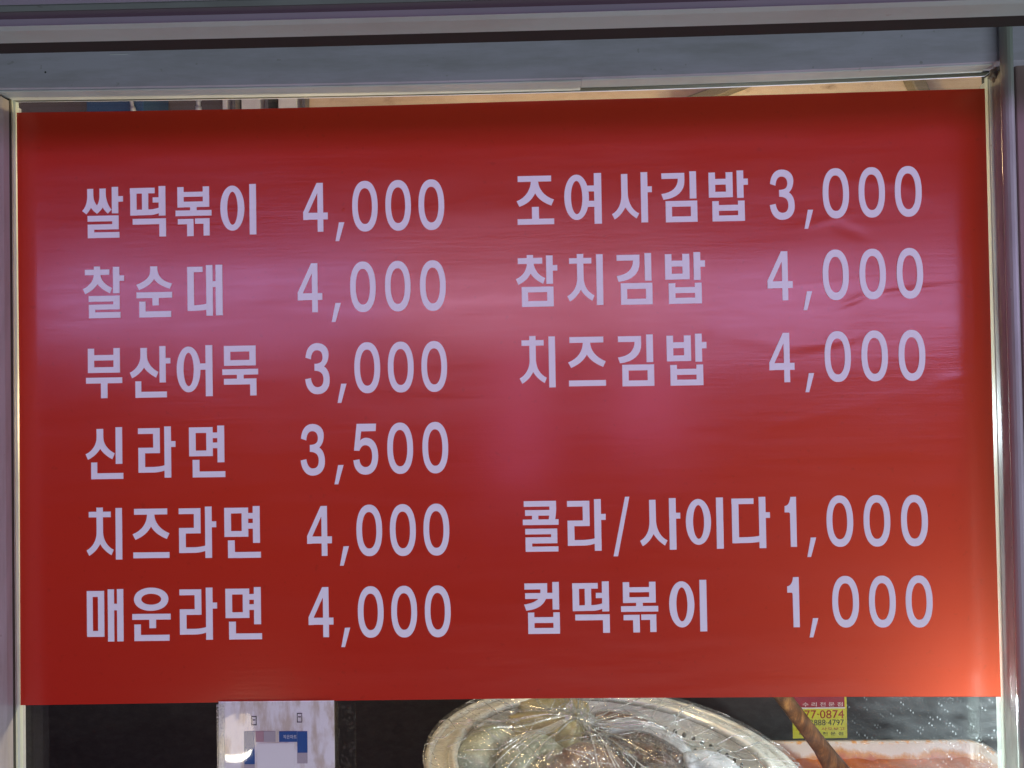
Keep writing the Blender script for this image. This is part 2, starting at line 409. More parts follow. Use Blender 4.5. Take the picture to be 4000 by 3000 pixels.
put(link('soffit', sweep_x([(YH + .0203, z0 + .002), (-.002, zt + .002), (.012, zt + .006), (.012, z4 + .15), (YH + .0503, z4 + .15), (YH + .0503, z2), (YH + .0203, z2)], -.7, .70, 30, .0016), M_DARK), head)

# post at the right edge
post = empty('door_post', (.60, -.03, -.75), 'brown painted post beside the window stile', 'post')
px0 = XA(4001, -.018)
put(link('shaft', box_me(px0, -.018, -.75, px0 + .10, .012, zt + .004, .002), M_POST), post)
put(link('shadow_gap_strip', box_me(pr[-1][0] + .0043, -.008, -.75, px0 - .0003, .010, zt + .004, 0), M_DARK), post)  # dark strip stands in for the shade between stile and post

# ================================================================== menu sheet
sign = empty('menu_sign', (0, 0, 0), 'glossy red vinyl menu sheet with white Korean dishes and prices on the window', 'sign')
HW, HH = 0.5, 0.6158/2
edge = [(65, 440), (500, 434), (1000, 425), (1500, 412), (2000, 397), (2500, 384), (2904, 373), (3400, 359), (3847, 346), (3866, 1100), (3882, 1800), (3910, 2722),
        (3300, 2722), (2700, 2725), (2000, 2729), (1307, 2737), (700, 2746), (80, 2755), (75, 1500)]
ov = [P(x, y, -.0008) for x, y in edge]; ne = len(ov)
bm = bmesh.new()
fa = [bm.verts.new(v) for v in ov]; fb = [bm.verts.new((v.x, -.0001, v.z)) for v in ov]
bm.faces.new(fa)          # film: a front and its cut edge
for i in range(ne): bm.faces.new((fa[i], fb[i], fb[(i+1) % ne], fa[(i+1) % ne]))
link('sheet', bm_mesh(bm), M_RED, sign)

# ---- lettering: shapes measured in enlarged crops of the photo
FR = {'A1': (300, 660, 740/2212), 'A2': (300, 980, 740/2212), 'A3': (300, 1300, 740/2212), 'A4': (300, 1620, 740/2212),
      'A5': (300, 1940, 740/2212), 'A6': (300, 2250, 740/2212), 'B1': (1980, 630, 1000/2212), 'B2': (1980, 950, 1000/2212),
      'B3': (1980, 1260, 1000/2212), 'C4': (2000, 1900, 1080/2212), 'C5': (2000, 2220, 900/2212),
      'D1': (1100, 660, 740/2212), 'D2': (1100, 980, 740/2212), 'D3': (1100, 1300, 740/2212), 'D4': (1100, 1620, 740/2212),
      'D5': (1100, 1940, 740/2212), 'D6': (1100, 2250, 740/2212), 'R1': (2900, 630, 800/2212), 'R2': (2900, 950, 800/2212),
      'R3': (2900, 1260, 800/2212), 'R5': (2900, 1900, 800/2212), 'R6': (2900, 2220, 800/2212)}
def rects(s):      # "x0 x1 y0 y1; ..."
    out = []
    for r in s.split(';'):
        a = [float(v) for v in r.split()]
        if a: out.append([(a[0], a[2]), (a[1], a[2]), (a[1], a[3]), (a[0], a[3])])
    return out
def path(s):
    t = s.split(); i = 0; pts = []
    while i < len(t):
        c = t[i]; i += 1
        if c in 'ML':
            pts.append((float(t[i]), float(t[i+1]))); i += 2
        elif c == 'C':
            q = [float(v) for v in t[i:i+6]]; i += 6
            p0 = pts[-1]
            for j in range(1, 9):
                u = j/8; w = 1-u
                pts.append((w**3*p0[0] + 3*w*w*u*q[0] + 3*w*u*u*q[2] + u**3*q[4],
                            w**3*p0[1] + 3*w*w*u*q[1] + 3*w*u*u*q[3] + u**3*q[5]))
    return [pts]
def ring(x0, x1, y0, y1, a0, a1, b0, b1, eo=2.15, ei=2.15, n=56):
    def el(xa, xb, ya, yb, e):
        r = []
        for i in range(n):
            t = 2*math.pi*i/n; c, s = math.cos(t), math.sin(t)
            r.append(((xa+xb)/2 + (xb-xa)/2*math.copysign(abs(c)**(2/e), c), (ya+yb)/2 + (yb-ya)/2*math.copysign(abs(s)**(2/e), s)))
        return r
    A, B = el(x0, x1, y0, y1, eo), el(a0, a1, b0, b1, ei)
    return [[A[i], A[(i+1) % n], B[(i+1) % n], B[i]] for i in range(n)]

G = {}
G['ssal'] = ('A1', path("M 125 233 L 195 233 L 195 310 C 197 350 205 385 237 428 C 262 390 268 350 268 310 L 268 232 L 340 232 L 340 300 C 343 360 365 430 406 478 L 362 522 C 335 497 315 470 303 450 C 285 478 262 502 237 522 C 210 502 185 478 167 450 C 153 475 135 503 112 525 L 65 488 C 105 445 123 390 125 330")
    + rects("411 485 216 521;480 540 324 387;127 488 546 612;414 488 546 706;128 488 646 706;128 202 646 803;128 496 738 803"))
G['tteok'] = ('A1', rects("624 912 223 287;626 700 223 540;764 836 250 510;958 1036 206 547;888 965 335 395;653 1040 580 646;963 1040 580 790")
    + path("M 627 477 L 845 474 C 880 474 920 468 962 455 L 962 517 C 930 527 905 535 870 538 L 627 540"))
G['bokk'] = ('A1', rects("1177 1250 211 447;1474 1547 209 444;1177 1547 269 326;1177 1547 382 446;1325 1400 440 500;1154 1573 483 547;1180 1362 582 643;1287 1362 582 782;1380 1549 579 641;1479 1549 579 779"))
G['i'] = ('A1', ring(1677, 1957, 195, 718, 1757, 1880, 265, 650, 2.05, 2.0) + rects("2017 2094 182 766"))
G['chal'] = ('A2', rects("203 275 184 290;98 383 220 283;425 500 193 497;495 554 293 355;140 501 525 591;427 501 525 682;141 501 625 683;142 214 625 781;142 509 714 781")
    + path("M 203 270 L 278 270 C 280 340 330 400 413 435 L 388 497 C 320 465 270 425 244 388 C 215 430 165 475 100 502 L 73 443 C 150 412 200 345 203 275"))
G['sun'] = ('A2', path("M 861 184 L 943 184 C 943 225 947 260 965 292 C 1000 345 1050 370 1113 385 L 1087 445 C 1000 420 935 380 904 328 C 875 380 820 425 728 453 L 697 393 C 790 362 835 320 852 280 C 860 255 861 220 861 184")
    + rects("698 1114 482 549;884 957 540 635;729 802 588 772;729 1100 703 772"))
G['dae'] = ('A2', rects("1292 1472 186 248;1293 1369 186 696;1512 1588 170 755;1623 1702 168 753;1580 1630 357 425")
    + path("M 1294 633 L 1400 631 C 1450 629 1490 623 1520 614 L 1520 683 C 1480 691 1450 694 1400 695 L 1294 696"))
G['bu'] = ('A3', rects("132 205 187 467;431 505 184 466;132 505 262 325;132 505 402 467;109 530 522 589;282 358 580 760"))
G['san'] = ('A3', path("M 746 179 L 822 179 L 822 270 C 822 350 880 420 952 458 L 926 523 C 865 490 815 450 786 405 C 755 455 705 500 646 527 L 620 462 C 700 425 746 350 746 270")
    + rects("967 1039 161 581;1030 1094 299 362;684 752 563 753;684 1050 685 753"))
G['eo'] = ('A3', ring(1168, 1444, 162, 691, 1247, 1367, 233, 620, 2.05, 2.0) + rects("1428 1515 360 433;1505 1585 150 740"))
G['muk'] = ('A3', rects("1721 2091 153 221;1721 2091 319 383;1721 1795 153 383;2018 2091 153 383;1700 2117 423 489;1870 1948 480 545;1718 2096 534 602;2023 2096 534 731"))
G['sin'] = ('A4', path("M 234 169 L 311 169 L 311 265 C 311 350 370 415 443 452 L 415 520 C 350 485 300 440 274 395 C 245 445 195 495 131 522 L 105 459 C 190 420 234 345 234 265")
    + rects("455 531 152 574;168 238 555 747;168 541 679 747"))
G['ra'] = ('A4', rects("718 970 159 225;894 971 159 448;720 971 384 448;720 797 384 672;1024 1101 142 732;1095 1153 312 380")
    + path("M 720 607 L 900 607 C 950 605 1000 598 1032 587 L 1032 648 C 990 662 955 669 910 671 L 720 672"))
G['myeon'] = ('A4', rects("1313 1589 148 214;1313 1390 148 483;1514 1589 148 483;1313 1589 417 483;1580 1655 211 276;1580 1655 327 392;1643 1723 132 556;1352 1431 524 727;1352 1732 659 727"))
G['chi'] = ('A5', rects("233 307 131 250;143 399 179 243;455 530 139 731")
    + path("M 233 240 L 307 240 L 307 420 C 312 510 355 580 429 618 L 404 680 C 345 645 300 600 273 548 C 245 605 200 655 145 684 L 115 623 C 190 580 230 510 233 420"))
G['jeu'] = ('A5', rects("672 1058 144 212;659 1080 646 713")
    + path("M 825 205 L 906 205 C 910 300 965 380 1082 430 L 1051 495 C 960 455 900 410 868 348 C 835 415 775 465 686 501 L 653 437 C 770 390 820 310 825 205"))
G['mae'] = ('A6', rects("120 322 178 245;120 322 637 704;120 188 178 704;250 322 178 704;364 437 161 760;472 545 159 759;430 480 327 402"))
G['un'] = ('A6', ring(671, 1071, 140, 406, 755, 988, 210, 336, 2.1, 2.0) + rects("649 1096 441 508;848 925 500 606;672 747 562 752;672 1081 683 752"))
G['jo'] = ('B1', rects("96 385 126 176;215 275 395 505;90 405 498 547")
    + path("M 210 170 L 272 170 C 275 240 320 305 406 334 L 383 386 C 315 360 268 325 245 276 C 220 330 175 370 107 391 L 84 343 C 165 315 208 240 210 170"))
G['yeo'] = ('B1', ring(496, 709, 114, 507, 554, 652, 168, 457, 2.05, 2.0) + rects("684 760 211 262;684 762 344 396;754 817 104 543"))
G['sa'] = ('B1', path("M 989 108 L 1044 108 L 1045 290 C 1050 370 1090 430 1140 453 L 1118 496 C 1070 465 1045 435 1022 398 C 1000 440 970 478 928 500 L 906 455 C 960 425 988 370 989 290")
    + rects("1158 1216 96 532;1208 1253 220 270"))
G['gim'] = ('B1', path("M 1338 100 L 1536 100 L 1536 170 C 1536 260 1470 320 1352 330 L 1335 280 C 1430 270 1478 225 1480 149 L 1338 149")
    + rects("1580 1637 88 324;1370 1643 343 393;1370 1643 478 527;1370 1424 343 527;1587 1643 343 527"))
G['bap'] = ('B1', rects("1745 1801 93 311;1893 1952 93 311;1745 1952 150 200;1745 1952 262 311;1988 2045 80 318;2040 2084 152 206;1773 1829 343 519;1995 2052 343 519;1773 2052 378 428;1773 2052 469 519"))
G['cham'] = ('B2', rects("175 230 101 185;97 308 127 177;341 398 108 353;392 437 192 240;127 401 377 424;127 401 500 549;127 181 377 549;346 401 377 549")
    + path("M 176 165 L 232 165 C 237 230 275 280 331 303 L 312 353 C 262 325 230 300 206 262 C 182 305 150 335 99 357 L 78 308 C 140 280 173 235 176 170"))
G['kol'] = ('C4', rects("97 354 117 162;106 350 189 234;162 212 228 272;87 373 264 308;105 361 338 383;311 361 338 455;106 361 406 455;106 159 406 521;106 368 480 521")
    + path("M 302 118 L 355 118 L 355 190 C 353 220 350 240 345 275 L 292 275 C 299 250 302 210 302 163"))
G['slash'] = ('C4', path("M 908 83 L 943 83 L 844 558 L 808 558"))
G['da'] = ('C4', rects("1758 1935 95 140;1760 1814 95 453;1976 2030 84 495;2022 2064 208 253")
    + path("M 1761 407 L 1880 405 C 1920 404 1950 402 1982 395 L 1982 443 C 1950 449 1920 451 1880 452 L 1761 453"))
G['keop'] = ('C5', rects("122 341 144 202;128 400 237 293;390 453 133 396;153 213 423 627;395 457 423 627;153 457 468 523;153 457 571 627")
    + path("M 276 150 L 341 150 L 340 240 C 335 300 300 390 138 405 L 117 346 C 200 335 245 310 265 280 C 275 260 276 230 276 195"))
G['0'] = ('D1', ring(825, 1122, 140, 730, 890, 1055, 225, 643, 2.25, 2.25))
G['4'] = ('D1', path("M 412 166 L 452 166 L 452 230 L 415 290 L 309 515 L 309 593 L 252 593 L 252 505") + rects("419 485 166 733;252 538 512 591"))
G[','] = ('D1', path("M 672 624 L 734 624 L 671 842 L 628 842"))
G['3'] = ('D4', path("M 228 278 C 236 190 275 110 360 110 C 440 110 493 165 493 240 C 493 310 470 355 440 385 C 480 410 503 465 503 545 C 503 640 450 708 362 708 C 285 708 230 640 222 530 L 287 517 C 297 585 320 625 365 625 C 410 625 432 590 432 530 C 432 465 395 432 330 432 L 330 352 C 395 352 425 330 425 275 C 425 225 400 193 360 193 C 318 193 295 230 290 300"))
G['5'] = ('D4', path("M 880 110 L 1107 110 L 1101 196 L 932 197 L 918 305 C 940 280 960 272 990 272 C 1080 272 1127 370 1127 480 C 1127 620 1065 698 980 698 C 900 698 845 640 837 530 L 907 520 C 915 575 935 610 980 610 C 1030 610 1057 560 1057 480 C 1057 400 1025 357 980 357 C 945 357 925 380 908 422 L 846 418"))
G['1'] = ('R6', path("M 551 95 L 607 95 L 607 636 L 545 636 L 543 285 C 543 270 539 263 527 262 L 489 262 L 489 194 C 528 190 543 150 551 95"))

def union_mesh(polys, front=-.0013, back=-.0009):
    """flat union of overlapping outlines (x right, z up), with a thin edge"""
    vs, fs = [], []
    for p in polys:
        q = [p[0]]
        for v in p[1:]:
            if (v[0]-q[-1][0])**2 + (v[1]-q[-1][1])**2 > 1e-12: q.append(v)
        if (q[0][0]-q[-1][0])**2 + (q[0][1]-q[-1][1])**2 < 1e-12: q.pop()
        ar = sum(q[i][0]*q[(i+1) % len(q)][1] - q[(i+1) % len(q)][0]*q[i][1] for i in range(len(q)))
        if ar < 0: q.reverse()
        n0 = len(vs); vs += [Vector(v) for v in q]; fs.append(list(range(n0, n0 + len(q))))
    ov, oe, of, _, _, ids = delaunay_2d_cdt(vs, [], fs, 1, 1e-7, True)
    tri = [list(f) for f, i in zip(of, ids) if len(i)]
    bm = bmesh.new()
    bv = [bm.verts.new((v.x, front, v.y)) for v in ov]
    for f in tri:
        a, b, c = (ov[i] for i in f)
        if (b.x-a.x)*(c.y-a.y) - (b.y-a.y)*(c.x-a.x) < 0: f.reverse()
        try: bm.faces.new([bv[i] for i in f])
        except ValueError: pass
    bmesh.ops.delete(bm, geom=[v for v in bm.verts if not v.link_faces], context='VERTS')
    edges = [e for e in bm.edges if len(e.link_faces) == 1]
    low = {}
    for e in edges:
        for v in e.verts:
            if v not in low: low[v] = bm.verts.new((v.co.x, back, v.co.z))
    for e in edges:
        lp = e.link_loops[0]; a = lp.vert; b = lp.link_loop_next.vert
        bm.faces.new([b, a, low[a], low[b]])
    me = bpy.data.meshes.new('letter'); bm.to_mesh(me); bm.free()
    return me
def metre_per_px(px, py):
    a, b = P(px - 20, py, 0), P(px + 20, py, 0)
    return (b - a).length / 40
def place(name, g, frame=None, box=None):
    f0, polys = G[g]
    xs = [p[0] for q in polys for p in q]; ys = [p[1] for q in polys for p in q]
    bx = (min(xs), max(xs), min(ys), max(ys))
    f = frame or f0; tb = box or bx
    ox, oy, s = FR[f]
    cx, cy = ox + s*(tb[0]+tb[1])/2, oy + s*(tb[2]+tb[3])/2
    c = P(cx, cy, -.001); kpm = metre_per_px(cx, cy) * s
    kx = kpm * (tb[1]-tb[0]) / (bx[1]-bx[0]); ky = kpm * (tb[3]-tb[2]) / (bx[3]-bx[2])
    mx, my = (bx[0]+bx[1])/2, (bx[2]+bx[3])/2
    loc = [[(c.x + (x-mx)*kx, c.z - (y-my)*ky) for x, y in q] for q in polys]
    return link(name, union_mesh(loc), M_WHITE, sign)
for g in ['ssal','tteok','bokk','i','chal','sun','dae','bu','san','eo','muk','sin','ra','myeon','chi','jeu','mae','un','jo','yeo','sa','gim','bap','cham','kol','da','keop']:
    place('letter', g)
place('slash', 'slash')
for g, f, b in [('ra','A5',(1193,1629,121,713)), ('myeon','A5',(1725,2147,115,711)), ('ra','A6',(1202,1639,141,740)), ('myeon','A6',(1738,2160,134,735)),
                ('chi','B2',(519,830,92,537)), ('gim','B2',(948,1255,87,531)), ('bap','B2',(1368,1713,78,523)),
                ('chi','B3',(108,418,116,562)), ('jeu','B3',(529,854,123,549)), ('gim','B3',(960,1270,104,550)), ('bap','B3',(1382,1726,97,544)),
                ('ra','C4',(443,750,103,515)), ('sa','C4',(1022,1347,95,507)), ('i','C4',(1391,1690,90,500)),
                ('tteok','C5',(581,936,127,619)), ('bokk','C5',(1047,1403,130,614)), ('i','C5',(1509,1869,112,606))]:
    place('letter', g, f, b)
DIG = {'D1': [('4',252,538,165,733),(',',628,734,624,842),('0',825,1122,140,730),('0',1212,1510,130,720),('0',1599,1899,122,713)],
 'D2': [('4',188,474,147,716),(',',585,694,609,829),('0',801,1099,126,714),('0',1208,1506,118,706),('0',1616,1916,110,700)],
 'D3': [('3',275,560,122,716),(',',653,760,595,818),('0',850,1151,111,704),('0',1241,1542,104,696),('0',1633,1932,97,689)],
 'D4': [('3',222,504,110,709),(',',617,725,588,811),('5',837,1127,107,698),('0',1234,1535,93,689),('0',1645,1945,85,683)],
 'D5': [('4',298,586,112,689),(',',680,788,580,805),('0',874,1174,95,692),('0',1265,1567,89,690),('0',1657,1958,83,685)],
 'D6': [('4',315,604,133,711),(',',697,803,604,828),('0',891,1191,121,717),('0',1281,1582,116,714),('0',1673,1974,112,712)],
 'R1': [('3',294,561,87,635),(',',668,765,523,730),('0',866,1150,72,620),('0',1254,1538,60,611),('0',1645,1935,48,603)],
 'R2': [('4',269,540,86,620),(',',658,755,519,724),('0',866,1148,66,617),('0',1263,1548,57,609),('0',1665,1950,48,602)],
 'R3': [('4',289,560,110,647),(',',679,776,545,752),('0',887,1170,90,644),('0',1285,1570,83,637),('0',1686,1974,76,632)],
 'R5': [('1',458,583,112,654),(',',699,798,551,762),('0',908,1195,95,654),('0',1308,1596,91,651),('0',1712,2002,88,648)],
 'R6': [('1',486,613,94,636),(',',723,821,537,745),('0',970,1258,80,640),('0',1366,1655,77,640),('0',1763,2053,74,640)]}
for f, row in DIG.items():
    for ch, a, b, c, d in row:
        place('comma' if ch == ',' else 'digit', ch, f, (a, b, c, d))
# ================================================================== inside the stall
def struct(name, me, mat):
    o = link(name, me, mat); o['kind'] = 'structure'; return o
ZC = -0.80                                          # counter top
YW = 0.78                                           # rear wall
def steel(name, base, rough=0.35, metallic=0.85, stain=0.5):
    k = NT(name)
    a = k.noise(k.coord((3, 3, 40)), 3.0, 6, 0.7)
    b = k.noise(k.coord(), 14.0, 5, 0.65)
    dk = tuple(c*0.45 for c in base)
    k.set(Base_Color=k.mix(k.math('MULTIPLY', k.ramp(b, [(.4, (0,)*3), (.7, (1,)*3)]), stain), base, dk), Roughness=k.ramp(a, [(.3, (rough*.8,)*3), (.7, (rough*1.3,)*3)]), Metallic=metallic)
    return k.m
struct('counter', box_me(-1.6, .02, ZC - .04, 1.7, YW - .002, ZC), steel('dull_steel', (0.10, 0.095, 0.09), 0.5))
zsplit = ZA(1900, YW)
lw_ = NT('grimy_dark_panel')
a_ = lw_.noise(lw_.coord((30, 1, 60), rotz=(0, .5, 0)), 2.0, 6, 0.75); b_ = lw_.noise(lw_.coord(), 300.0, 2, 0.6)
lw_.set(Base_Color=lw_.mix(lw_.ramp(a_, [(.4, (0,)*3), (.75, (1,)*3)]), (0.015, 0.012, 0.010), (0.034, 0.031, 0.028)), Roughness=0.5)
struct('rear_wall_lower', box_me(-1.6, YW, ZC - .04, 1.7, YW + .03, zsplit), lw_.m)
tw = NT('stained_yellow_board')
a_ = tw.noise(tw.coord((2, 1, 5)), 2.5, 6, 0.7); b_ = tw.noise(tw.coord((1, 1, 2)), 9.0, 4, 0.6)
c_ = tw.mix(tw.ramp(a_, [(.35, (0,)*3), (.7, (1,)*3)]), (0.60, 0.46, 0.27), (0.40, 0.28, 0.15))
c_ = tw.mix(tw.ramp(b_, [(.60, (0,)*3), (.70, (1,)*3)]), c_, (0.28, 0.19, 0.09))
tw.set(Base_Color=c_, Roughness=0.55)
YU = YW + .12
struct('rear_wall_upper', box_me(XA(1180, YU, 380), YU, zsplit - .02, 1.9, YU + .03, 1.1), tw.m)
struct('rear_wall_dark', box_me(-1.8, YU + .10, zsplit - .02, XA(1180, YU, 380) - .002, YU + .13, 1.1), plain('sooty_wall', (0.16, 0.12, 0.095), 0.7, nscale=6))
struct('side_wall', box_me(1.25, .02, ZC, 1.28, YW - .004, .9), plain('side_panel_grey', (0.30, 0.28, 0.25), 0.4))

# things on the rear wall seen in the gap above the sheet
def strip_box(name, x0, x1, y0, y1, Y, dy, mat, label, cat, bev=.003, group=None):
    a, b = P(x0, y0, Y), P(x1, y1, Y)
    o = link(name, box_me(a.x, Y, min(a.z, b.z), b.x, Y + dy, max(a.z, b.z), bev), mat)
    return tag(o, label, cat, group)
Yd = YU + .02
strip_box('storage_crate', 335, 560, 300, 470, Yd - .05, .12, plain('blue_plastic', (0.03, 0.09, 0.17), 0.45), 'dark blue plastic crate high up behind the glass', 'crate')
def conduit(x0, y0, x1, y1, Y, r, mat, label):
    a, b = P(x0, y0, Y), P(x1, y1, Y)
    t = (b - a).normalized()
    o = empty('conduit', a, label, 'pipe', 'conduits behind the glass')
    put(link('pipe', tube_me([a, b], [r, r], 10), mat), o)
    for f in (.35, .65):
        c = a.lerp(b, f)
        put(link('clip', tube_me([c - t*r*1.2, c + t*r*1.2], [r*1.45]*2, 10), mat), o)
    return o
M_COND = plain('pale_conduit', (0.55, 0.55, 0.48), 0.4)
conduit(500, 330, 530, 480, Yd - .06, .004, M_COND, 'thin pale conduit beside the blue crate behind the glass')
conduit(772, 330, 778, 480, Yd - .02, .005, M_COND, 'pale upright conduit on the brown part of the rear wall')
M_SHADE = plain('cream_lampshade', (0.72, 0.72, 0.60), 0.4)
def lampbox(x0, x1, Y, label):
    a, b = P(x0, 320, Y), P(x1, 460, Y)
    o = empty('light_housing', ((a.x+b.x)/2, Y, b.z), label, 'light housing', 'cream housings above the sheet')
    put(link('cover', sweep_z([(a.x, Y + .06), (a.x + .012, Y), (b.x - .012, Y), (b.x, Y + .06)], b.z, a.z), M_SHADE), o)
    put(link('end_cap', box_me(b.x + .0005, Y - .004, b.z, b.x + .008, Y + .062, a.z, .001), plain('grey_cap', (0.12, 0.11, 0.10), 0.5)), o)
lampbox(848, 908, Yd - .05, 'narrow cream housing next to the brown wall above the sheet')
lampbox(922, 1036, Yd - .03, 'greyish cream housing with a dark end cap above the sheet')
lampbox(1066, 1180, Yd - .05, 'wide pale cream housing where the yellow board begins')
def beam(x0, y0, x1, y1, Y, w, label):
    a, b = P(x0, y0, Y), P(x1, y1, Y); t = (b - a).normalized(); n = Vector((-t.z, 0, t.x)) * w/2
    vs = []
    for yy in (Y - .012, Y + .02):
        for q in (a + n, b + n, b - n, a - n): vs.append((q.x, yy, q.z))
    me = mesh(vs, [(0,1,2,3), (7,6,5,4), (0,4,5,1), (1,5,6,2), (2,6,7,3), (3,7,4,0)])
    bm = bmesh.new(); bm.from_mesh(me); bmesh.ops.recalc_face_normals(bm, faces=bm.faces); bmesh.ops.bevel(bm, geom=list(bm.edges), offset=.002, segments=1, affect='EDGES')
    return tag(link('wall_brace', bm_mesh(bm), plain('tarred_wood', (0.16, 0.125, 0.07), 0.6)), label, 'brace', 'dark braces on the yellow board')
beam(2640, 420, 2960, 300, YU - .022, .022, 'dark slanting brace crossing the middle of the yellow board')
beam(3630, 430, 3560, 280, YU - .022, .028, 'short dark brace on the yellow board near the brown post')
for i, (y0, y1, tone) in enumerate([(560, 720, .30), (740, 1000, .16), (1010, 1060, .08)]):
    strip_box('wall_card', 3700, 4080, y0, y1, YU - .006, .004, plain('wall_card_paper', (.45*tone/.3, .33*tone/.3, .18*tone/.3), .6, nscale=160, var=.6),
              ['large tan card on the yellow board behind the right edge', 'mottled brown card under the large tan card', 'small dark card lowest on the yellow board'][i], 'card', .0005, 'cards on the yellow board')

# warm lamp under the stall roof and the cool LED behind the sheet's lower corner
def warm_lamp(loc, power, label):
    o = empty('bulb_lamp', loc, label, 'lamp')
    bm = bmesh.new(); bmesh.ops.create_uvsphere(bm, u_segments=20, v_segments=12, radius=.03)
    for v in bm.verts: v.co += Vector(loc)
    put(link('bulb', bm_mesh(bm, True), emit('warm_bulb_glow', (1.0, .72, .38), 30.0)), o)
    put(link('socket', tube_me([(loc[0], loc[1], loc[2] + .025), (loc[0], loc[1], loc[2] + .08)], [.016, .018], 14), plain('socket_plastic', (.1, .1, .1), .4)), o)
    l = point('warm_lamp_light', (loc[0], loc[1], loc[2] - .045), power, (1.0, .70, .36), .03); return o
warm_lamp((-.05, .60, .44), 5.0, 'warm glowing bulb hanging inside the stall behind the sheet')
warm_lamp((.62, .62, .44), 6.0, 'warm glowing bulb hanging near the yellow board')
warm_lamp((-.28, .34, .02), 6.0, 'added warm fill bulb low above the steamer basket, hidden behind the sheet')  # extra unseen bulb added for warm sparkle on the film
lp = P(3660, 2655, .145)
led = empty('led_lamp', lp, 'small cool white LED lamp behind the lower corner of the sheet', 'lamp')
put(link('diffuser', tube_me([(lp.x - .028, lp.y, lp.z), (lp.x - .022, lp.y, lp.z), (lp.x + .022, lp.y, lp.z), (lp.x + .028, lp.y, lp.z)], [.008, .012, .012, .008], 18), emit('cool_led_glow', (.82, .94, 1.0), 40.0)), led)
put(link('mount', box_me(lp.x - .012, lp.y + .0125, lp.z - .006, lp.x + .012, lp.y + .03, lp.z + .012, .002), plain('mount_plastic', (.3, .3, .3), .5)), led)
point('led_light', (lp.x, lp.y - .032, lp.z - .004), 17.0, (.84, .94, 1.0), .014)

l2 = Vector((.36, .30, -.02))  # extra unseen LED added to brighten basket and film
fill_led = empty('led_lamp', l2, 'added cool white fill LED above the steamer basket, hidden behind the sheet', 'lamp')
put(link('diffuser', tube_me([l2 + Vector((-.05, 0, 0)), l2 + Vector((-.044, 0, 0)), l2 + Vector((.044, 0, 0)), l2 + Vector((.05, 0, 0))], [.007, .011, .011, .007], 18), bpy.data.materials['cool_led_glow']), fill_led)
put(link('mount', box_me(l2.x - .03, l2.y - .008, l2.z + .0108, l2.x + .03, l2.y + .008, l2.z + .03, .002), bpy.data.materials['mount_plastic']), fill_led)
point('basket_fill_light', (l2.x, l2.y, l2.z - .028), 4.5, (.84, .94, 1.0), .012)

# ---------------------------------------------------------------- steamer basket with film
bc = P(2400, 2985, .315); TILT = math.radians(4.5)
RB = .272
bmx = Matrix.Translation(bc) @ Matrix.Rotation(TILT, 4, 'Y')
def bput(name, me, mat, parent=None):
    me.transform(bmx); o = link(name, me, mat)
    return put(o, parent) if parent else o
M_STEEL = steel('basket_steel', (0.72, 0.71, 0.67), 0.30, 0.55, 0.3)
def lathe(prof, seg=96, smooth=True):
    vs, fs, k = [], [], len(prof)
    for i in range(seg):
        a = 2*math.pi*i/seg
        vs += [(r*math.cos(a), r*math.sin(a), z) for r, z in prof]
    for i in range(seg):
        for j in range(k - 1):
            a, b = i*k + j, ((i+1) % seg)*k + j
            fs.append((a, b, b+1, a+1))
    return mesh(vs, fs, smooth)
basket = empty('steamer_basket', bc + Vector((0, 0, -.15)), 'round perforated steel steamer basket under clear film behind the glass', 'basket')
# rolled rim, flange and inner ridge
def roll(rc, zc, r, n=12):
    return [(rc + r*math.cos(2*math.pi*i/n), zc + r*math.sin(2*math.pi*i/n)) for i in range(n + 1)]
bput('rim', lathe(roll(RB - .005, 0, .0055)), M_STEEL, basket)
bput('flange', lathe([(RB - .008, -.002), (RB - .03, -.006), (RB - .036, -.004), (RB - .036, -.006), (RB - .008, -.0045)]), M_STEEL, basket)
bput('inner_ridge', lathe(roll(RB - .040, .002, .0065)), M_STEEL, basket)
# perforated wall: every cell is a quad with an eight-sided hole
def wall_mesh():
    r0, z0_, r1, z1_ = RB - .044, -.004, .175, -.13
    vs, fs = [], []
    nseg, nrow = 84, 8
    def pt(u, v):
        a = 2*math.pi*u/nseg; t = v/nrow
        r = r0 + (r1 - r0)*t**1.3; z = z0_ + (z1_ - z0_)*t
        return (r*math.cos(a), r*math.sin(a), z)
    for i in range(nseg):
        for j in range(nrow):
            off = .5*(j % 2)
            sq = [(0,0),(.5,0),(1,0),(1,.5),(1,1),(.5,1),(0,1),(0,.5)]
            n0 = len(vs)
            for a, b in sq: vs.append(pt(i + a + off, j + b))
            hole = 0 < j < nrow
            h = .24 if hole else .02
            for q in range(8):
                an = math.radians(-135 + 45*q)
                vs.append(pt(i + off + .5 + h*math.cos(an), j + .5 + h*1.1*math.sin(an)))
            for q in range(8):
                r = (q + 1) % 8
                fs.append((n0 + q, n0 + r, n0 + 8 + r, n0 + 8 + q))
    return mesh(vs, fs, True)
wo = bput('perforated_wall', wall_mesh(), M_STEEL, basket)
bput('floor', lathe([(.0001, -.131), (.176, -.1305), (.176, -.133), (.0001, -.1335)], 64), M_STEEL, basket)
bput('foot_ring', lathe([(.15, -.134), (.15, ZC - bc.z + .012), (.156, ZC - bc.z + .012), (.156, -.134), (.15, -.134)], 64), M_STEEL, basket)

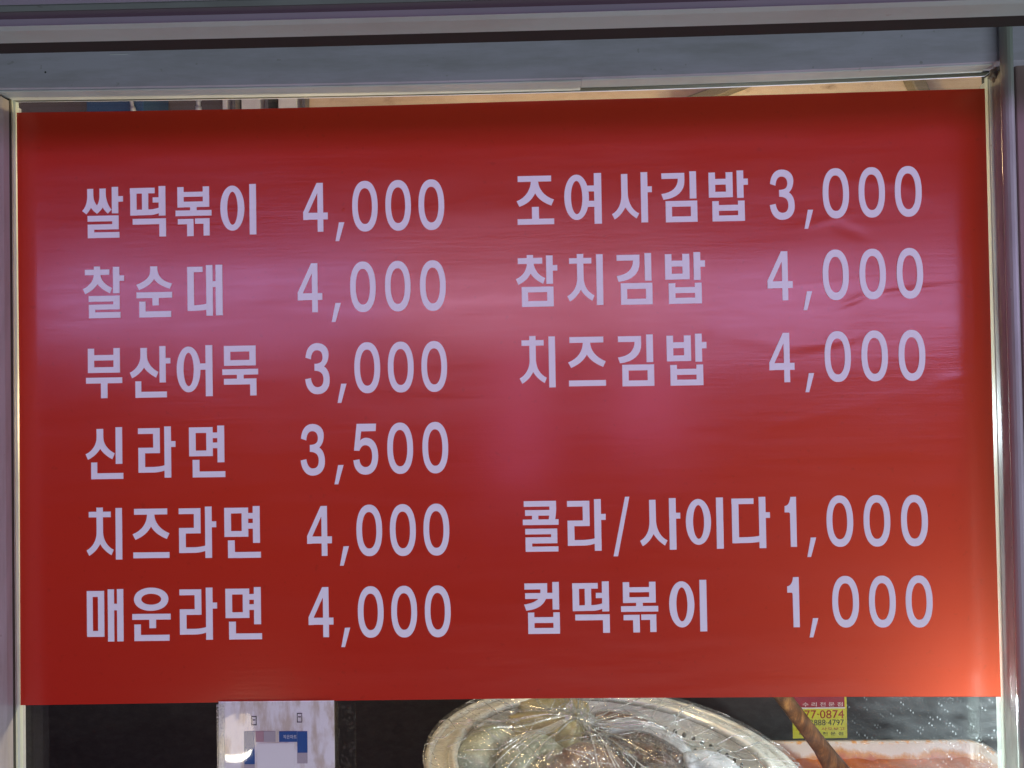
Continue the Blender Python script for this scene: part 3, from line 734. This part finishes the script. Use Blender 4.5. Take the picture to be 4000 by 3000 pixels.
# food in the basket: capsules given in basket coordinates
caps = []
def food(name, pts, r, mat, label, cat, group=None, flat=1.0, bend=0):
    P0 = [Vector(p) for p in pts]
    # smooth the guide and round the ends
    n = 22; out, rad = [], []
    for i in range(n + 1):
        u = i/n; s = u*(len(P0)-1); k_ = min(int(s), len(P0)-2); f = s - k_
        p_1 = P0[max(k_-1, 0)]; p0 = P0[k_]; p1 = P0[k_+1]; p2 = P0[min(k_+2, len(P0)-1)]
        q = 0.5*((2*p0) + (p1-p_1)*f + (2*p_1-5*p0+4*p1-p2)*f*f + (3*p0-p_1-3*p1+p2)*f**3)
        out.append(q)
        e = min(u, 1-u)
        rad.append(r*(math.sqrt(max(0, 1-(1-min(1, e/.12))**2))*.97+.03)*(1 + .10*noise.noise(q*40)))
    for q, rr in zip(out, rad): caps.append((q.x, q.y, q.z, rr, flat))
    me = tube_me(out, rad, 18, flat)
    for v in me.vertices:
        v.co = v.co + Vector((1,1,1))*noise.noise(v.co*60)*r*.06
    me.transform(bmx)
    return tag(link(name, me, mat), label, cat, group)
def meat(name, c1, c2, rough=.3, sc=60, spots=None):
    k = NT(name)
    a = k.noise(k.coord(), sc, 5, .65)
    c = k.mix(k.ramp(a, [(.4, (0,)*3), (.65, (1,)*3)]), c1, c2)
    if spots: c = k.mix(k.ramp(k.noise(k.coord(), sc*5, 2, .5), [(.62, (0,)*3), (.68, (1,)*3)]), c, spots)
    k.set(Base_Color=c, Roughness=rough); k.bump(a, .4, .002); return k.m
M_SAUS = meat('blood_sausage_skin', (.018, .010, .008), (.055, .022, .016), .22, 70, (.20, .16, .13))
M_BROWN = meat('dark_offal', (.06, .026, .016), (.12, .055, .035), .3, 50)
M_KHAKI = meat('boiled_liver', (.17, .135, .055), (.30, .25, .13), .35, 30)
M_GREEN = meat('grey_green_lung', (.16, .18, .12), (.30, .31, .24), .4, 45, (.5, .5, .42))
M_PALE = meat('pale_tripe', (.26, .27, .29), (.42, .43, .46), .35, 50)
zf = -.030
SG = 'sausages in the basket'
food('blood_sausage', [(-.11,-.08,zf-.01),(-.07,-.01,zf+.01),(-.03,.025,zf+.012),(.005,-.01,zf)], .031, M_BROWN, 'brown sausage arching beside the lung pieces under the film', 'sausage', SG)
food('blood_sausage', [(.0,.09,zf),(.035,.07,zf+.008),(.075,.03,zf+.008),(.10,-.03,zf)], .026, M_SAUS, 'long black sausage lying slanted in the middle of the basket', 'sausage', SG)
food('blood_sausage', [(.03,.125,zf),(.07,.10,zf+.005),(.115,.055,zf)], .024, M_SAUS, 'black speckled sausage behind the slanted black one', 'sausage', SG)
food('blood_sausage', [(-.01,.185,zf),(.035,.18,zf+.004),(.085,.16,zf)], .024, M_BROWN, 'short brown sausage at the very back of the basket', 'sausage', SG)
food('blood_sausage', [(-.045,.07,zf-.02),(-.03,.03,zf-.01),(-.02,-.02,zf)], .024, M_SAUS, 'short near-black sausage next to the arching brown one', 'sausage', SG)
food('liver_piece', [(-.15,.105,zf),(-.105,.115,zf+.008),(-.045,.09,zf)], .040, M_KHAKI, 'khaki slab of boiled liver in the basket', 'liver', flat=.7)
food('liver_piece', [(-.14,.175,zf),(-.08,.195,zf+.006),(-.02,.19,zf)], .034, M_KHAKI, 'tan piece of liver at the back of the basket', 'liver', flat=.7)
food('lung_piece', [(-.205,.0,zf),(-.185,.05,zf+.01),(-.15,.06,zf)], .036, M_GREEN, 'grey green lung piece by the rim of the basket', 'lung', flat=.7)
food('lung_piece', [(-.15,-.01,zf),(-.115,.04,zf+.012),(-.08,.03,zf)], .033, M_GREEN, 'mottled grey lung piece between liver and brown sausage', 'lung', flat=.7)
food('tripe_piece', [(.0,.145,zf+.01),(.05,.14,zf+.018),(.09,.11,zf+.016),(.125,.07,zf+.008)], .018, M_PALE, 'pale bluish tripe strip lying over the black sausages', 'tripe', flat=.6)
food('tripe_piece', [(.115,.055,zf),(.145,.05,zf+.01),(.175,.01,zf+.006),(.165,-.05,zf-.01)], .025, M_PALE, 'curled white tripe piece toward the perforated wall', 'tripe', flat=.8)
food('tripe_piece', [(-.01,-.09,zf),(.04,-.045,zf+.010),(.085,-.075,zf)], .030, M_PALE, 'plump white tripe piece in front of the black sausages', 'tripe', flat=.8)

# cling film: rests on rim and food, creased
def film():
    N = 140; Rf = RB + .002
    ax = np.linspace(-Rf, Rf, N); X, Y = np.meshgrid(ax, ax, indexing='ij')
    Rr = np.sqrt(X**2 + Y**2)
    H = np.full_like(X, -.075)
    H = np.maximum(H, np.where(Rr > RB - .05, .0065, -1))
    for x, y, z, r, fl in caps:
        d2 = (X - x)**2 + (Y - y)**2; rr = r*1.12
        top = z + fl*np.sqrt(np.maximum(rr*rr - d2, 0)) + .003
        H = np.where(d2 < rr*rr, np.maximum(H, top), H)
    L = H.copy()
    for it in range(160):       # a taut membrane that may not sink below what carries it
        A = (np.roll(L,1,0) + np.roll(L,-1,0) + np.roll(L,1,1) + np.roll(L,-1,1))/4
        L = np.maximum(H + .0004, A*.985 + L*.015 - .00004)
    rng = np.random.RandomState(5)
    def hz(x, y):
        fi = (x + Rf)/(2*Rf)*(N-1); fj = (y + Rf)/(2*Rf)*(N-1)
        i = int(min(max(fi, 0), N-2)); j = int(min(max(fj, 0), N-2)); u, v = fi-i, fj-j
        return L[i,j]*(1-u)*(1-v) + L[i+1,j]*u*(1-v) + L[i,j+1]*(1-u)*v + L[i+1,j+1]*u*v
    KX, KY = -.045, .12                       # where the film is gathered
    pts = [(Rf*math.cos(2*math.pi*i/64), Rf*math.sin(2*math.pi*i/64)) for i in range(64)]
    while len(pts) < 640:
        if rng.rand() < .22: x, y = KX + rng.normal(0, .022), KY + rng.normal(0, .03)
        else:
            r, a = Rf*math.sqrt(rng.rand())*.985, rng.rand()*2*math.pi; x, y = r*math.cos(a), r*math.sin(a)
        if x*x + y*y < (Rf*.985)**2: pts.append((x, y))
    ov, _, tris, _, _, _ = delaunay_2d_cdt([Vector(p) for p in pts], [], [], 0, 1e-6, True)
    vs = []
    for v in ov:
        r = v.length; e = min(1, max(.12, (Rf - r)/.05))
        k_ = math.exp(-(((v.x-KX)/.03)**2 + ((v.y-KY)/.035)**2))
        vs.append((v.x, v.y, hz(v.x, v.y) + abs(rng.normal(0, .0045))*e + .020*k_*rng.uniform(.4, 1.3) + .001))
    me = mesh(vs, [tuple(t) for t in tris])
    # folds: doubled plastic along creases, and long pleats that run from the gathered knot
    bm = bmesh.new()
    def fold(p):
        rad = rng.uniform(.0004, .0010)
        m_ = tube_me(p, [rad*.4] + [rad]*(len(p)-2) + [rad*.4] if len(p) > 2 else [rad, rad*.5], 6)
        bm.from_mesh(m_); bpy.data.meshes.remove(m_)
    es = [e for e in me.edges if (me.vertices[e.vertices[0]].co - me.vertices[e.vertices[1]].co).length > .014]
    for e in rng.permutation(len(es))[:330]:
        a, b = (me.vertices[q].co.copy() for q in es[e].vertices); fold([a, b])
    for q in range(46):
        a = rng.rand()*2*math.pi; r = rng.uniform(.08, .30); x1, y1 = KX + r*math.cos(a), KY + r*math.sin(a)
        sc = min(1, .268/max(1e-6, math.hypot(x1, y1))); x1 *= sc; y1 *= sc
        p = []
        for t in range(9):
            u = t/8; x, y = KX + (x1-KX)*u, KY + (y1-KY)*u
            p.append(Vector((x, y, hz(x, y) + .005*(1-u) + .003)))
        fold(p)
    for q in range(26):                        # pleats across the rim
        a = rng.rand()*2*math.pi; p = []
        a2 = a + rng.uniform(-.25, .25); r1 = rng.uniform(.10, .19)
        for t in range(8):
            u = t/7; aa = a + (a2-a)*u; r = r1 + (RB - r1)*u; x, y = r*math.cos(aa), r*math.sin(aa)
            p.append(Vector((x, y, hz(x, y) + .003)))
        fold(p)
    fm = bm_mesh(bm, True)
    me.transform(bmx); fm.transform(bmx); return me, fm
me_film, me_fold = film()
cf = tag(link('cling_film', me_film, clear_plastic('cling_film_plastic', .09, .07, .07, 55, .004)), 'crumpled clear plastic film stretched over the steamer basket', 'plastic film')
link('folds', me_fold, clear_plastic('film_fold_plastic', .14, .50, .36, 90), cf)['kind'] = 'stuff'

# ---------------------------------------------------------------- sauce tray, paddle, sticker
tr = P(3090, 2893, .70); t2 = P(3845, 2906, .70)
tx0, tx1, tz = tr.x - .09, XA(3830, .70, 2920), (tr.z + t2.z)/2
ty0, ty1 = .30, .705
tray = empty('sauce_tray', ((tx0+tx1)/2, (ty0+ty1)/2, ZC), 'pale enamel tray stained with orange sauce behind the glass', 'tray')
def tray_mat():
    k = NT('stained_enamel')
    tc = k.n('ShaderNodeTexCoord'); sp = k.n('ShaderNodeSeparateXYZ'); k.l(tc.outputs['Object'], sp.inputs[0])
    n1 = k.noise(k.coord((1, 1, .5)), 16.0, 6, .7); n2 = k.noise(k.coord(), 60.0, 4, .6)
    hgt = k.math('MULTIPLY', k.math('SUBTRACT', tz, sp.outputs[2]), 1/.038)
    f = k.math('ADD', hgt, k.math('MULTIPLY', k.math('SUBTRACT', n1, .5), 1.6))
    c = k.mix(k.ramp(f, [(.38, (0,)*3), (.62, (1,)*3)]), (.50, .43, .36), (.44, .20, .04))
    c = k.mix(k.ramp(f, [(.62, (0,)*3), (.95, (1,)*3)]), c, (.33, .075, .012))
    rimspot = k.math('MULTIPLY', k.ramp(hgt, [(.04, (1,)*3), (.14, (0,)*3)]), k.ramp(n2, [(.5, (0,)*3), (.62, (1,)*3)]))
    c = k.mix(rimspot, c, (.55, .22, .02))
    k.set(Base_Color=c, Roughness=.3); k.bump(n2, .2, .001); return k.m
M_TRAY = tray_mat()
def ring_poly(x0, x1, y0, y1, r, n=8):
    pts = []
    for cx, cy, a0 in ((x1-r, y1-r, 0), (x0+r, y1-r, 90), (x0+r, y0+r, 180), (x1-r, y0+r, 270)):
        for i in range(n + 1):
            a = math.radians(a0 + 90*i/n); pts.append((cx + r*math.cos(a), cy + r*math.sin(a)))
    return pts
def loft(rings, close=False):
    vs, fs = [], []; k = len(rings[0][0])
    for pts, z in rings: vs += [(x, y, z) for x, y in pts]
    for i in range(len(rings)-1):
        for j in range(k):
            a, b = i*k + j, i*k + (j+1) % k
            fs.append((a, b, b+k, a+k))
    if close: fs.append(tuple(reversed(range((len(rings)-1)*k, len(rings)*k))))
    bm = bmesh.new(); bm.from_mesh(mesh(vs, fs)); return bm_mesh(bm, True)
g = lambda d, r: ring_poly(tx0 + d, tx1 - d, ty0 + d, ty1 - d, r)
put(link('tray_body', loft([(g(.014, .02), ZC + .001), (g(.0, .03), tz - .004), (g(-.006, .034), tz - .002), (g(-.006, .034), tz), (g(.002, .03), tz), (g(.004, .028), tz - .004), (g(.016, .02), ZC + .005)], True), M_TRAY), tray)
sauce_z = P(3500, 2972, .69).z
def sauce():
    pts = g(.0055, .026)
    bm = bmesh.new()
    nx_, ny_ = 46, 40; V = {}
    for i in range(nx_ + 1):
        for j in range(ny_ + 1):
            x = tx0 + .0075 + (tx1 - tx0 - .015)*i/nx_; y = ty0 + .0075 + (ty1 - ty0 - .015)*j/ny_
            V[i, j] = bm.verts.new((x, y, sauce_z + .006*noise.noise(Vector((x*30, y*30, 0))) + .003*noise.noise(Vector((x*90, y*90, 4)))))
    for i in range(nx_):
        for j in range(ny_): bm.faces.new((V[i,j], V[i+1,j], V[i+1,j+1], V[i,j+1]))
    return bm_mesh(bm, True)
ks = NT('red_sauce'); a_ = ks.noise(ks.coord(), 40.0, 5, .6)
ks.set(Base_Color=ks.mix(a_, (.26, .028, .005), (.48, .13, .012)), Roughness=.22)
tag(link('sauce', sauce(), ks.m), 'thick red orange sauce filling the enamel tray', 'sauce')

def wood_mat():
    k = NT('burnt_wood')
    a = k.noise(k.coord((40, 40, 6), rotz=(0, .5, 0)), 2.0, 6, .7); b = k.noise(k.coord(), 11.0, 4, .6)
    c = k.ramp(a, [(.3, (.02, .008, .004)), (.5, (.09, .038, .013)), (.72, (.30, .14, .04))])
    c = k.mix(k.ramp(b, [(.48, (0,)*3), (.68, (1,)*3)]), c, (.05, .022, .012))
    k.set(Base_Color=c, Roughness=.42); k.bump(a, .5, .002); return k.m
M_WOOD = wood_mat()
paddle = empty('wooden_paddle', P(3330, 3060, .60), 'scorched wooden paddle leaning across the yellow sticker', 'paddle')
hp = [P(2870, 2480, .40), P(2965, 2600, .43), P(3060, 2724, .46), P(3140, 2830, .49), P(3205, 2915, .52), P(3245, 2975, .54), P(3290, 3045, .56)]
put(link('handle', tube_me(hp, [.012, .013, .0132, .0137, .0145, .018, .024], 16, .72), M_WOOD), paddle)
b0, b1, b2 = P(3283, 3035, .557), P(3350, 3140, .585), P(3400, 3230, .60)
bl = tube_me([b0, b0.lerp(b1, .5), b1, b2], [.026, .033, .037, .032], 18, .3)
put(link('blade', bl, meat('sauced_wood', (.30, .10, .03), (.50, .26, .12), .3, 40)), paddle)

# sticker with telephone numbers on the rear panel
YS = YW - .0022
def flat(name, x0, x1, y0, y1, Y, dy, mat, parent):
    """thin printed panel between two photo pixels on the plane y = Y"""
    a, b = P(x0, y0, Y), P(x1, y1, Y)
    return put(link(name, box_me(a.x, Y, b.z, b.x, Y + dy, a.z), mat), parent)
sa, sb = P(3094, 2695, YS), P(3310, 2883, YS)
stick = empty('phone_sticker', ((sa.x+sb.x)/2, YS, sb.z), 'yellow sticker with a red band and telephone numbers on the rear panel', 'sticker')
M_YEL = plain('sticker_yellow', (.55, .52, .04), .4, nscale=30, var=.2)
M_INKR, M_INKK, M_BAND = plain('red_ink', (.30, .015, .02), .5), plain('black_ink', (.02, .02, .02), .5), plain('band_red', (.28, .02, .035), .45)
put(link('backing', box_me(sa.x, YS, sb.z, sb.x, YS + .002, sa.z), M_YEL), stick)
flat('red_band', 3098, 3299, 2700, 2763, YS - .0006, .0005, M_BAND, stick)
flat('white_rule', 3098, 3301, 2764, 2767, YS - .0006, .0005, plain('white_ink', (.7, .7, .65), .5), stick)
def text(name, s, x0, x1, y0, y1, Y, mat, parent, fit=True):
    cu = bpy.data.curves.new(name, 'FONT'); cu.body = s; cu.size = 1; cu.resolution_u = 3
    to = bpy.data.objects.new(name, cu); COL.objects.link(to)
    dg = bpy.context.evaluated_depsgraph_get()
    me = bpy.data.meshes.new_from_object(to.evaluated_get(dg)); bpy.data.objects.remove(to)
    if not len(me.vertices): return None
    xs = [v.co.x for v in me.vertices]; ys = [v.co.y for v in me.vertices]
    a, b = P(x0, y0, Y), P(x1, y1, Y)
    for v in me.vertices:
        v.co = Vector((a.x + (v.co.x-min(xs))/(max(xs)-min(xs))*(b.x-a.x), Y, b.z + (v.co.y-min(ys))/(max(ys)-min(ys))*(a.z-b.z)))
    bm = bmesh.new(); bm.from_mesh(me)
    ex = bmesh.ops.extrude_face_region(bm, geom=list(bm.faces))
    for v in ex['geom']:
        if isinstance(v, bmesh.types.BMVert): v.co.y += .0003
    return put(link(name, bm_mesh(bm), mat), parent)
text('number', '977\u00b70874', 3118, 3297, 2775, 2806, YS - .0006, M_INKR, stick)
text('number', '010\u00b73888\u00b74797', 3108, 3297, 2812, 2833, YS - .0006, M_INKK, stick)
text('lettering', '수 리 전 문 점', 3135, 3292, 2744, 2759, YS - .001, plain('pale_ink', (.65, .6, .55), .5), stick)
text('lettering', '스테이스 사오보고', 3108, 3300, 2842, 2853, YS - .0006, M_INKR, stick)
text('lettering', '특 수 리 전 문 점', 3120, 3294, 2860, 2872, YS - .0006, M_INKK, stick)

# ---------------------------------------------------------------- payment notice hung on the glass below the sheet
na, nb = P(852, 2742, -.004), P(1309, 3160, -.004)
notice = empty('payment_notice', ((na.x+nb.x)/2, -.004, nb.z), 'stained white notice with blue panels in a clear sleeve below the menu sheet', 'notice')
def paper_mat():
    k = NT('stained_paper')
    a = k.noise(k.coord((3, 1, 1)), 22.0, 5, .65)
    c = k.mix(k.ramp(a, [(.46, (0,)*3), (.62, (1,)*3)]), (.80, .79, .77), (.58, .50, .40))
    k.set(Base_Color=c, Roughness=.6); return k.m
put(link('paper', box_me(na.x, -.0030, nb.z, nb.x, -.0024, na.z), paper_mat()), notice)
def fl(name, x0, x1, y0, y1, mat, dy=0): return flat(name, x0, x1, y0, y1, -.0036 - dy, .0005, mat, notice)
M_BLUE = plain('print_blue', (.015, .085, .30), .5); M_PINK = plain('print_pink', (.50, .30, .33), .5); M_MAUVE = plain('print_mauve', (.47, .42, .44), .5)
fl('blue_panel', 953, 995, 2857, 2985, M_BLUE)
fl('blue_panel', 1090, 1160, 2857, 2898, M_BLUE)
fl('blue_panel', 1160.5, 1201, 2857, 2940, M_BLUE)
fl('mauve_panel', 1160.5, 1201, 2941, 2982, M_MAUVE)
fl('pink_panel', 998, 1030, 2857, 2898, M_PINK)
fl('pink_panel', 1030.5, 1076, 2857, 2898, M_MAUVE)
fl('mauve_panel', 953, 995, 2986, 3040, M_MAUVE)
fl('blank_square', 1004, 1150, 2904, 3070, plain('print_white', (.82, .81, .78), .5, var=.06))
for x0, y0, x1, y1 in ((982, 2798, 1002, 2833), (1160, 2786, 1180, 2822)):     # printed phone outlines
    w_ = 2.4; fr_ = []
    for a, b, c, d in ((x0, y0, x1, y0 + w_), (x0, y1 - w_, x1, y1), (x0, y0, x0 + w_, y1), (x1 - w_, y0, x1, y1), (x0 + 5, y0 + 13, x1 - 5, y0 + 16)):
        p, q = P(a, b, -.0034), P(c, d, -.0034); fr_.append([(p.x, q.z), (q.x, q.z), (q.x, p.z), (p.x, p.z)])
    put(link('phone_outline', union_mesh(fr_, -.0036, -.0031), M_INKK), notice)
text('lettering', '작은마트', 1106, 1159, 2871, 2886, -.0040, plain('print_pale', (.7, .72, .74), .5), notice)
put(link('sleeve', box_me(P(822, 0, -.005).x, -.0052, nb.z, P(1350, 0, -.005).x, -.0048, P(1000, 2744, -.005).z), clear_plastic('sleeve_plastic', .03, .025, .004, 40)), notice)
put(link('tape', box_me(P(822, 0, -.002).x, -.0060, nb.z, P(850, 0, -.002).x, -.0054, P(830, 2746, -.002).z), clear_plastic('tape_plastic', .15, .06, .12, 90)), notice)

# ---------------------------------------------------------------- lamp of a stall across the alley, mirrored in the notice's sleeve
lc = mirror(935, 2868, 1.25)
stall = empty('stall_lamp', lc, 'small warm lamp with a pale shade across the alley, mirrored in the notice', 'lamp')
def frustum(zs_, rs_, seg=28):
    vs, fs = [], []
    for z, r in zip(zs_, rs_):
        vs += [(lc.x + r*math.cos(2*math.pi*i/seg), lc.y + r*math.sin(2*math.pi*i/seg), lc.z + z) for i in range(seg)]
    for k_ in range(len(zs_)-1):
        for i in range(seg):
            a, b = k_*seg + i, k_*seg + (i+1) % seg
            fs.append((a, b, b+seg, a+seg))
    return mesh(vs, fs, True)
put(link('shade', frustum([-.030, .045, .046, .046], [.046, .036, .034, .001]), emit('lit_shade', (1.0, .80, .52), 7.0)), stall)
put(link('bulb', frustum([-.028, -.040, -.054, -.062, -.064], [.034, .037, .032, .018, .001]), emit('lit_bulb', (1.0, .93, .78), 45.0)), stall)
put(link('stem', tube_me([(lc.x, lc.y, lc.z + .046), (lc.x, lc.y, lc.z + .10)], [.006, .006], 10), plain('lamp_stem_metal', (.2, .2, .2), .4)), stall)
